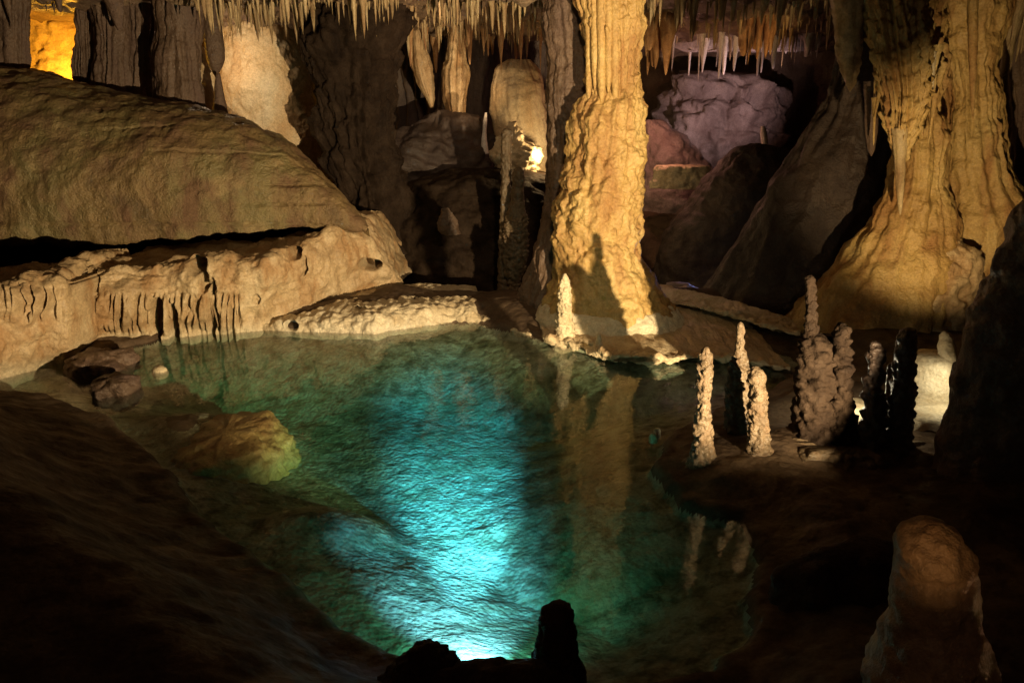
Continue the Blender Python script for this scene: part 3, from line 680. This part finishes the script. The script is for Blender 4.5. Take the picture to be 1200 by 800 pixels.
tube_obj('stalactite', [(-30, 98, 112), (10, 102, 110), (25, 103, 110), (40, 105, 110), (48, 107, 109)], 10.9, 'strawwhite', None, 'small white stalactite catching light between the brown pillars', 'stalactite', nu=30, nv=50, lump=.02, seed=9)
tube_obj('recess_rock', [(-60, -20, 130), (0, 0, 120), (60, 10, 112), (120, 0, 120)], 13.0, 'pale', None, 'rock glowing orange at the back of the pillar recess', 'rock', nu=120, nv=90, lump=.2, lf=1.5, fine=.05, depth=.3, pop=.06, popf=6)
# dim wall of draperies in the middle
tube_obj('drapery_wall', [(-60, 330, 700), (0, 340, 690), (60, 350, 680), (140, 360, 670), (220, 340, 690), (300, 330, 700)], 13.9, 'umber', None, 'dim wall of brown draperies behind the pool', 'rock', nu=520, nv=140, lump=.3, lf=.8, fine=.05, flute=.22, fk=40, depth=.22)
tube_obj('slanted_rock', [(-50, 330, 480), (20, 346, 476), (60, 354, 470), (110, 366, 462), (160, 374, 458), (215, 388, 470), (300, 388, 500)], 10.7, 'shade_black', None, 'dark rough rock wall next to the pale flowstone, from ceiling to ground', 'rock', nu=220, nv=180, lump=.35, lf=1.6, fine=.12, ff=5, depth=.4, flute=.08, fk=12, pop=.05, popf=5)
tube_obj('mound', [(128, 505, 525), (140, 480, 552), (165, 445, 575), (190, 425, 590), (215, 420, 600), (260, 400, 610)], 12.2, 'umber', None, 'rounded brown mound sloping down behind the pool', 'rock', nu=140, nv=110, lump=.3, lf=1.8, fine=.07, depth=.6)
tube_obj('hanging_flowstone', [(-20, 524, 552), (40, 528, 545), (72, 526, 544), (90, 521, 546), (125, 522, 544), (143, 525, 543), (153, 532, 539)], 12.3, 'ledge', None, 'squat hanging flowstone block lit warmly above the mound', 'stalactite', nu=80, nv=80, lump=.07, fine=.03, flute=.06, fk=8)
tube_obj('hanging_flowstone', [(-20, 482, 500), (60, 484, 498), (84, 485, 506), (100, 490, 509), (115, 498, 510), (126, 503, 508)], 12.5, 'ledge', None, 'slanting flowstone tongue beside the squat hanging block', 'stalactite', nu=60, nv=70, lump=.06, fine=.03, flute=.06, fk=8, seed=5)
tube_obj('flowstone_bulb', [(70, 596, 622), (80, 582, 632), (100, 576, 637), (125, 574, 640), (150, 580, 644), (200, 585, 650)], 12.3, 'pale', None, 'orange rounded flowstone bulb inside the lit niche', 'rock', nu=120, nv=110, lump=.06, fine=.02, depth=.7, flute=.03)
tube_obj('niche_rock', [(143, 596, 606), (152, 590, 612), (165, 584, 616), (174, 576, 634), (184, 574, 636), (194, 580, 630), (205, 580, 630)], 11.5, 'cream', None, 'ragged cream rock shining white at the niche lamp', 'rock', nu=90, nv=80, lump=.06, lf=5, fine=.04, pop=.06, popf=9)
tube_obj('niche_ground', [(198, 530, 610), (208, 490, 650), (240, 455, 690), (320, 430, 720)], 11.3, 'shade_black', None, 'dark flat rock step below the lit niche', 'rock', nu=160, nv=80, lump=.2, lf=2, fine=.07, depth=.7)  # near-black colour replaces the shadow lying on this step
tube_obj('stalagmite', [(132, 568, 571), (142, 566, 571), (156, 565, 570), (166, 564, 571), (180, 562, 573)], 11.9, 'strawwhite', None, 'thin white stalagmite shining in the niche mouth beside the flowstone bulb', 'stalagmite', nu=24, nv=40, lump=.01)
tube_obj('loose_rock', [(244, 516, 524), (250, 513, 529), (258, 512, 534), (268, 514, 538), (274, 518, 540)], 9.9, 'brown', None, 'small grey rock lying on the dark ground behind the shelf', 'rock', nu=40, nv=40, lump=.06, lf=6, fine=.03)

# violet alcove
tube_obj('alcove_rock', [(84, 815, 885), (96, 792, 930), (120, 775, 932), (150, 760, 920), (185, 750, 900), (230, 740, 900)], 15.0, 'grey', None, 'violet lit rock bulging at the back of the alcove', 'rock', nu=260, nv=140, lump=.5, lf=1.1, fine=.16, ff=4, depth=.35, pop=.12, popf=3.5)
tube_obj('alcove_bank', [(140, 755, 775), (160, 750, 800), (185, 750, 830), (215, 745, 850), (260, 740, 860)], 13.0, 'grey', None, 'rosy sloping bank inside the alcove beside the big column', 'rock', nu=140, nv=90, lump=.12, fine=.04, depth=.5)
tube_obj('alcove_step', [(194, 770, 832), (198, 766, 834), (206, 766, 832), (220, 760, 836)], 12.2, 'cream', None, 'thin lit stone step at the mouth of the alcove', 'rock', nu=120, nv=40, lump=.04, fine=.03, depth=.4, pop=.05, popf=8)
tube_obj('sloping_rock', [(168, 880, 902), (178, 862, 930), (205, 830, 960), (250, 795, 990), (300, 770, 1010), (370, 750, 1040)], 11.2, 'umber', None, 'brown sloping rock between alcove and flowstone massif', 'rock', nu=180, nv=130, lump=.16, lf=1.5, fine=.04, depth=.6)
tube_obj('stalagmite', [(148, 892, 896), (153, 891, 898), (160, 891, 899), (168, 892, 900), (176, 890, 902)], 12.0, 'strawwhite', None, 'small white stalagmite gleaming on top of the brown sloping rock', 'stalagmite', nu=24, nv=40, lump=.01)
tube_obj('blue_rock', [(332, 780, 805), (342, 774, 822), (354, 770, 834), (366, 765, 845)], 9.4, 'grey', None, 'low rock tinted blue behind the big column foot', 'rock', nu=80, nv=50, lump=.05, fine=.03, depth=.8)
tube_obj('alcove_lintel', [(-60, 750, 985), (10, 760, 985), (40, 768, 980), (52, 780, 970), (60, 800, 950)], 13.2, 'grey', None, 'rock lintel hung with stalactites over the alcove', 'rock', nu=240, nv=80, lump=.16, fine=.06, depth=.2, pop=.06, popf=7)

# stones by the left bank
tube_obj('bank_rock', [(411, 100, 128), (416, 88, 146), (426, 82, 152), (446, 84, 156)], float(gr(118, 428, 0)[1]), 'brown', None, 'low flat brown rock lying in the shallow water by the ledge', 'rock', nu=80, nv=50, lump=.12, lf=4, fine=.06, depth=1.1, pop=.04, popf=8)
tube_obj('bank_rock', [(440, 122, 142), (445, 112, 152), (455, 110, 158), (475, 112, 160)], float(gr(135, 458, 0)[1]), 'brown', None, 'smaller wet brown rock beside the low flat one in the shallows', 'rock', nu=70, nv=50, lump=.10, lf=5, fine=.05, depth=1.1, pop=.03, popf=9, seed=3)
tube_obj('pebble', [(429, 182, 190), (431, 179, 194), (436, 178, 197), (442, 180, 196)], float(gr(187, 434, 0)[1]), 'cream', None, 'small pale pebble poking from the water by the ledge', 'rock', nu=24, nv=24, lump=.03, lf=8, fine=.02)

tube_obj('submerged_rock', [(505, 234, 292), (512, 216, 318), (528, 206, 332), (570, 198, 345)], float(gr(265, 505, -.012)[1]), 'gold', None, 'warm tan rock lying just under the water by the dark bank', 'rock',
         nu=120, nv=70, lump=.08, lf=3, fine=.05, depth=1.5, pop=.06, popf=9)
for (px, py) in ((846, 566), (853, 563), (859, 568), (850, 571), (770, 506), (765, 512)):
    tube_obj('pebble', [(py - 4, px - 2, px + 2), (py - 2, px - 4, px + 4), (py + 2, px - 5, px + 5), (py + 6, px - 5, px + 5)], float(gr(px, py, .06)[1]), 'cream', None, 'small white pebble at the water edge of the islet', 'rock', 'white pebbles by the islet', nu=16, nv=14, lump=.03, lf=9, fine=.02, smooth=1)
# ------------------------------------------------------------------ fringes of stalactites: a few shapes, copied one by one
def unit_spike(seed, fl=.10, bl=.5):
    n, m = 34, 14
    t = np.linspace(0, 1, n); a = np.linspace(0, 2 * np.pi, m, endpoint=False)
    r = (1 - t) ** bl * (0.55 + 0.45 * (1 - t) ** 2)
    P = np.stack(np.broadcast_arrays(np.cos(a)[None] * r[:, None], np.sin(a)[None] * r[:, None], -t[:, None] + 0 * a[None]), -1)
    q = P * np.array([1.2, 1.2, 3]) + seed
    P[..., :2] *= (1 + 0.35 * fbm(q, 1.2, 3) + fl * perlin(np.stack(np.broadcast_arrays(np.cos(a)[None] * 2 + seed, np.sin(a)[None] * 2, t[:, None] * 3), -1)))[..., None]
    P[..., 0] += 0.25 * perlin(np.stack(np.broadcast_arrays(t[:, None] * 1.5 + seed, 0 * a[None] + seed, 0 * a[None]), -1))
    return mesh_from_grid('stalactite', P, True, (True, True))
SHAPES = [(unit_spike(1.3 + 7 * k, .1 + .05 * (k % 3), [.35, .6, .9, .25][k % 4])) for k in range(6)]
def fringe(n, x0, x1, y0, y1, Y0, Y1, wr, mat, label, group, tipf=None, hmax=0.6, hmin=0.06):
    vs = [s.copy() for s in SHAPES]
    for v in vs: v.materials.clear(); v.materials.append(M[mat])
    for k in range(n):
        px = x0 + (x1 - x0) * (k + random.random()) / n
        Y = random.uniform(Y0, Y1)
        f = random.random() ** 1.7
        px += random.gauss(0, (x1 - x0) / n * 1.5); wk = random.choice((.6, .8, 1.0, 1.0, 1.6))
        tip = y0 + (y1 - y0) * f if tipf is None else tipf(px) + (y1 - y0) * (f - .5)
        p = pt(px, tip, Y)
        zc = float(ceil_z(np.array([[p[0]]]), np.array([[Y]]))[0, 0]) + .04
        h = zc - p[2]
        if h < hmin: h = hmin + .05 * random.random()
        if h > hmax: zc = p[2] + h
        o = bpy.data.objects.new('stalactite', vs[random.randrange(len(vs))]); COL.objects.link(o)
        o.location = (float(p[0]), Y, zc)
        w = random.uniform(*wr) * wk * (0.6 + 0.6 * min(1, h / .4))
        o.scale = (w, w, h); o.rotation_euler = (0, 0, random.uniform(0, 6.28))
        adj = ('long ' if h > .38 else 'stubby ' if h < .20 else 'middling ') + ('thick ' if w > (wr[0] + wr[1]) * .5 else 'slim ')
        tag(o, adj + label, 'stalactite', adj + group)
fringe(36, 238, 372, 2, 22, 11.1, 11.9, (.03, .07), 'strawtan', 'short tan stalactite in the lit fringe above the pale flowstone', 'lit fringe above the pale flowstone')
fringe(10, 235, 645, -4, 14, 9.2, 10.4, (.03, .09), 'strawtan', 'ochre stalactite hung along the ceiling brow before the fringe', 'ochre stalactites along the ceiling brow')
fringe(40, 372, 505, 8, 50, 11.4, 12.6, (.03, .08), 'strawtan', 'tan stalactite in the ceiling fringe over the slanting rock', 'fringe over the slanting rock')
fringe(46, 470, 645, 5, 90, 11.6, 13.2, (.03, .07), 'straworange', 'dim russet stalactite hanging before the drapery wall', 'russet stalactites before the drapery wall')
fringe(22, 758, 985, -5, 28, 8.3, 8.9, (.03, .08), 'strawtan', 'tan pointed stalactite at the ceiling edge above the alcove', 'pointed stalactites at the ceiling edge')
fringe(20, 774, 905, 58, 104, 12.4, 13.2, (.02, .06), 'strawwhite', 'white stalactite hanging under the alcove lintel', 'white stalactites under the alcove lintel')
fringe(8, 750, 782, 55, 95, 11.0, 11.5, (.05, .10), 'straworange', 'orange tapered stalactite beside the big column', 'orange stalactites beside the column')
fringe(14, 868, 915, 50, 78, 11.1, 11.6, (.05, .09), 'straworange', 'orange stalactite in the glowing curtain of the alcove', 'orange curtain stalactites')
fringe(16, 915, 965, 55, 72, 12.6, 13.2, (.03, .06), 'strawwhite', 'small grey white stalactite beyond the orange curtain', 'white nubs beyond the orange curtain')
fringe(16, 5, 235, 0, 40, 10.0, 10.6, (.04, .08), 'brown', 'brown stalactite hanging among the pillars on the dome', 'brown stalactites among the pillars')
fringe(12, 1165, 1210, 60, 95, 8.6, 9.0, (.04, .08), 'strawtan', 'tan stalactite before the dark rear curtain of the massif', 'stalactites before the rear curtain')

def cluster(n, x0, x1, y0, y1, l0, l1, Y0, Y1, wr, mat, label, group):
    vs = [q.copy() for q in SHAPES]
    for v in vs: v.materials.clear(); v.materials.append(M[mat])
    for k in range(n):
        px = x0 + (x1 - x0) * (k + random.random()) / n; py = random.uniform(y0, y1); Y = random.uniform(Y0, Y1)
        p = pt(px, py, Y); o = bpy.data.objects.new('stalactite', vs[random.randrange(len(vs))]); COL.objects.link(o)
        o.location = (float(p[0]), Y, float(p[2])); w = random.uniform(*wr); h = random.uniform(l0, l1) * Y / F
        o.scale = (w, w, h); o.rotation_euler = (random.uniform(-.12, .12), random.uniform(-.15, .15), random.uniform(0, 6.28))
        tag(o, label, 'stalactite', group)
cluster(26, 1022, 1104, 0, 120, 22, 60, 7.32, 7.5, (.025, .05), 'gold', 'golden drip stalactite clinging to the fluted massif', 'drip stalactites on the massif')

def fringe_mass(n, px0, px1, Y0, Y1, mat, label):
    """the countless tiny straws of the ceiling, one mass"""
    V, Fc = [], []
    for k in range(n):
        Y = random.uniform(Y0, Y1); px = random.uniform(px0, px1)
        x = (px - 600) / F * (Y * CP + .9 * SP * -1)
        x += 0.0
        z = float(ceil_z(np.array([[x]]), np.array([[Y]]))[0, 0]) + .03
        q = float(perlin(np.array([x * 1.1, Y * 1.1, 4.0]))); q2 = float(perlin(np.array([x * 2.7, Y * 2.7, 9.0])))
        if q2 < -.12 or random.random() > .55 + 1.2 * q2: continue
        h = (.04 + .34 * random.random() ** 3.2) * (1.0 + 1.2 * max(0, q)); w = random.uniform(.008, .03) * (.7 + h * 2)
        b = len(V); a0 = random.random() * 6
        for (t, rr) in ((0, 1.5), (.25, .8), (.7, .45)):
            for i in range(5):
                a = a0 + i * 1.2566
                V.append((x + w * rr * math.cos(a), Y + w * rr * math.sin(a), z - h * t))
        V.append((x + random.uniform(-.2, .2) * w, Y, z - h))
        for r_ in (0, 5):
            for i in range(5):
                j = (i + 1) % 5; Fc.append((b + r_ + i, b + r_ + j, b + r_ + 5 + j, b + r_ + 5 + i))
        for i in range(5): Fc.append((b + 10 + i, b + 10 + (i + 1) % 5, b + 15))
    me = bpy.data.meshes.new('stalactite_fringe'); me.from_pydata(V, [], Fc)
    me.polygons.foreach_set('use_smooth', np.ones(len(me.polygons), bool))
    tag(obj('stalactite_fringe', me, M[mat]), label, 'stalactites', None, 'stuff')
fringe_mass(2600, 230, 660, 8.6, 13.2, 'strawtan', 'dense fringe of tiny tan straws bristling on the ceiling before the drapery wall')
fringe_mass(900, 745, 1010, 8.3, 13.0, 'strawtan', 'dense fringe of tiny straws bristling on the ceiling over the alcove')

vs = [q.copy() for q in SHAPES]
for v in vs: v.materials.clear(); v.materials.append(M['ledge'])
for k in range(34):
    px = 108 + 176 * (k + random.random() * .8) / 34
    if 178 < px < 190 or 198 < px < 208: continue
    Y = float(gr(px, np.interp(px, [100, 160, 250, 310], [405, 396, 388, 383]), .03)[1]) - .03
    p = pt(px, random.uniform(336, 348), Y); h = random.uniform(20, 44) * Y / F; w = random.uniform(.018, .04)
    o = bpy.data.objects.new('stalactite', vs[random.randrange(len(vs))]); COL.objects.link(o)
    o.location = (float(p[0]), Y, float(p[2])); o.scale = (w, w * 1.6, h); o.rotation_euler = (R(-6), 0, random.uniform(0, 6.28))
    tag(o, 'small tan drip stalactite fringing the limestone ledge above the water', 'stalactite', 'drips along the limestone ledge')
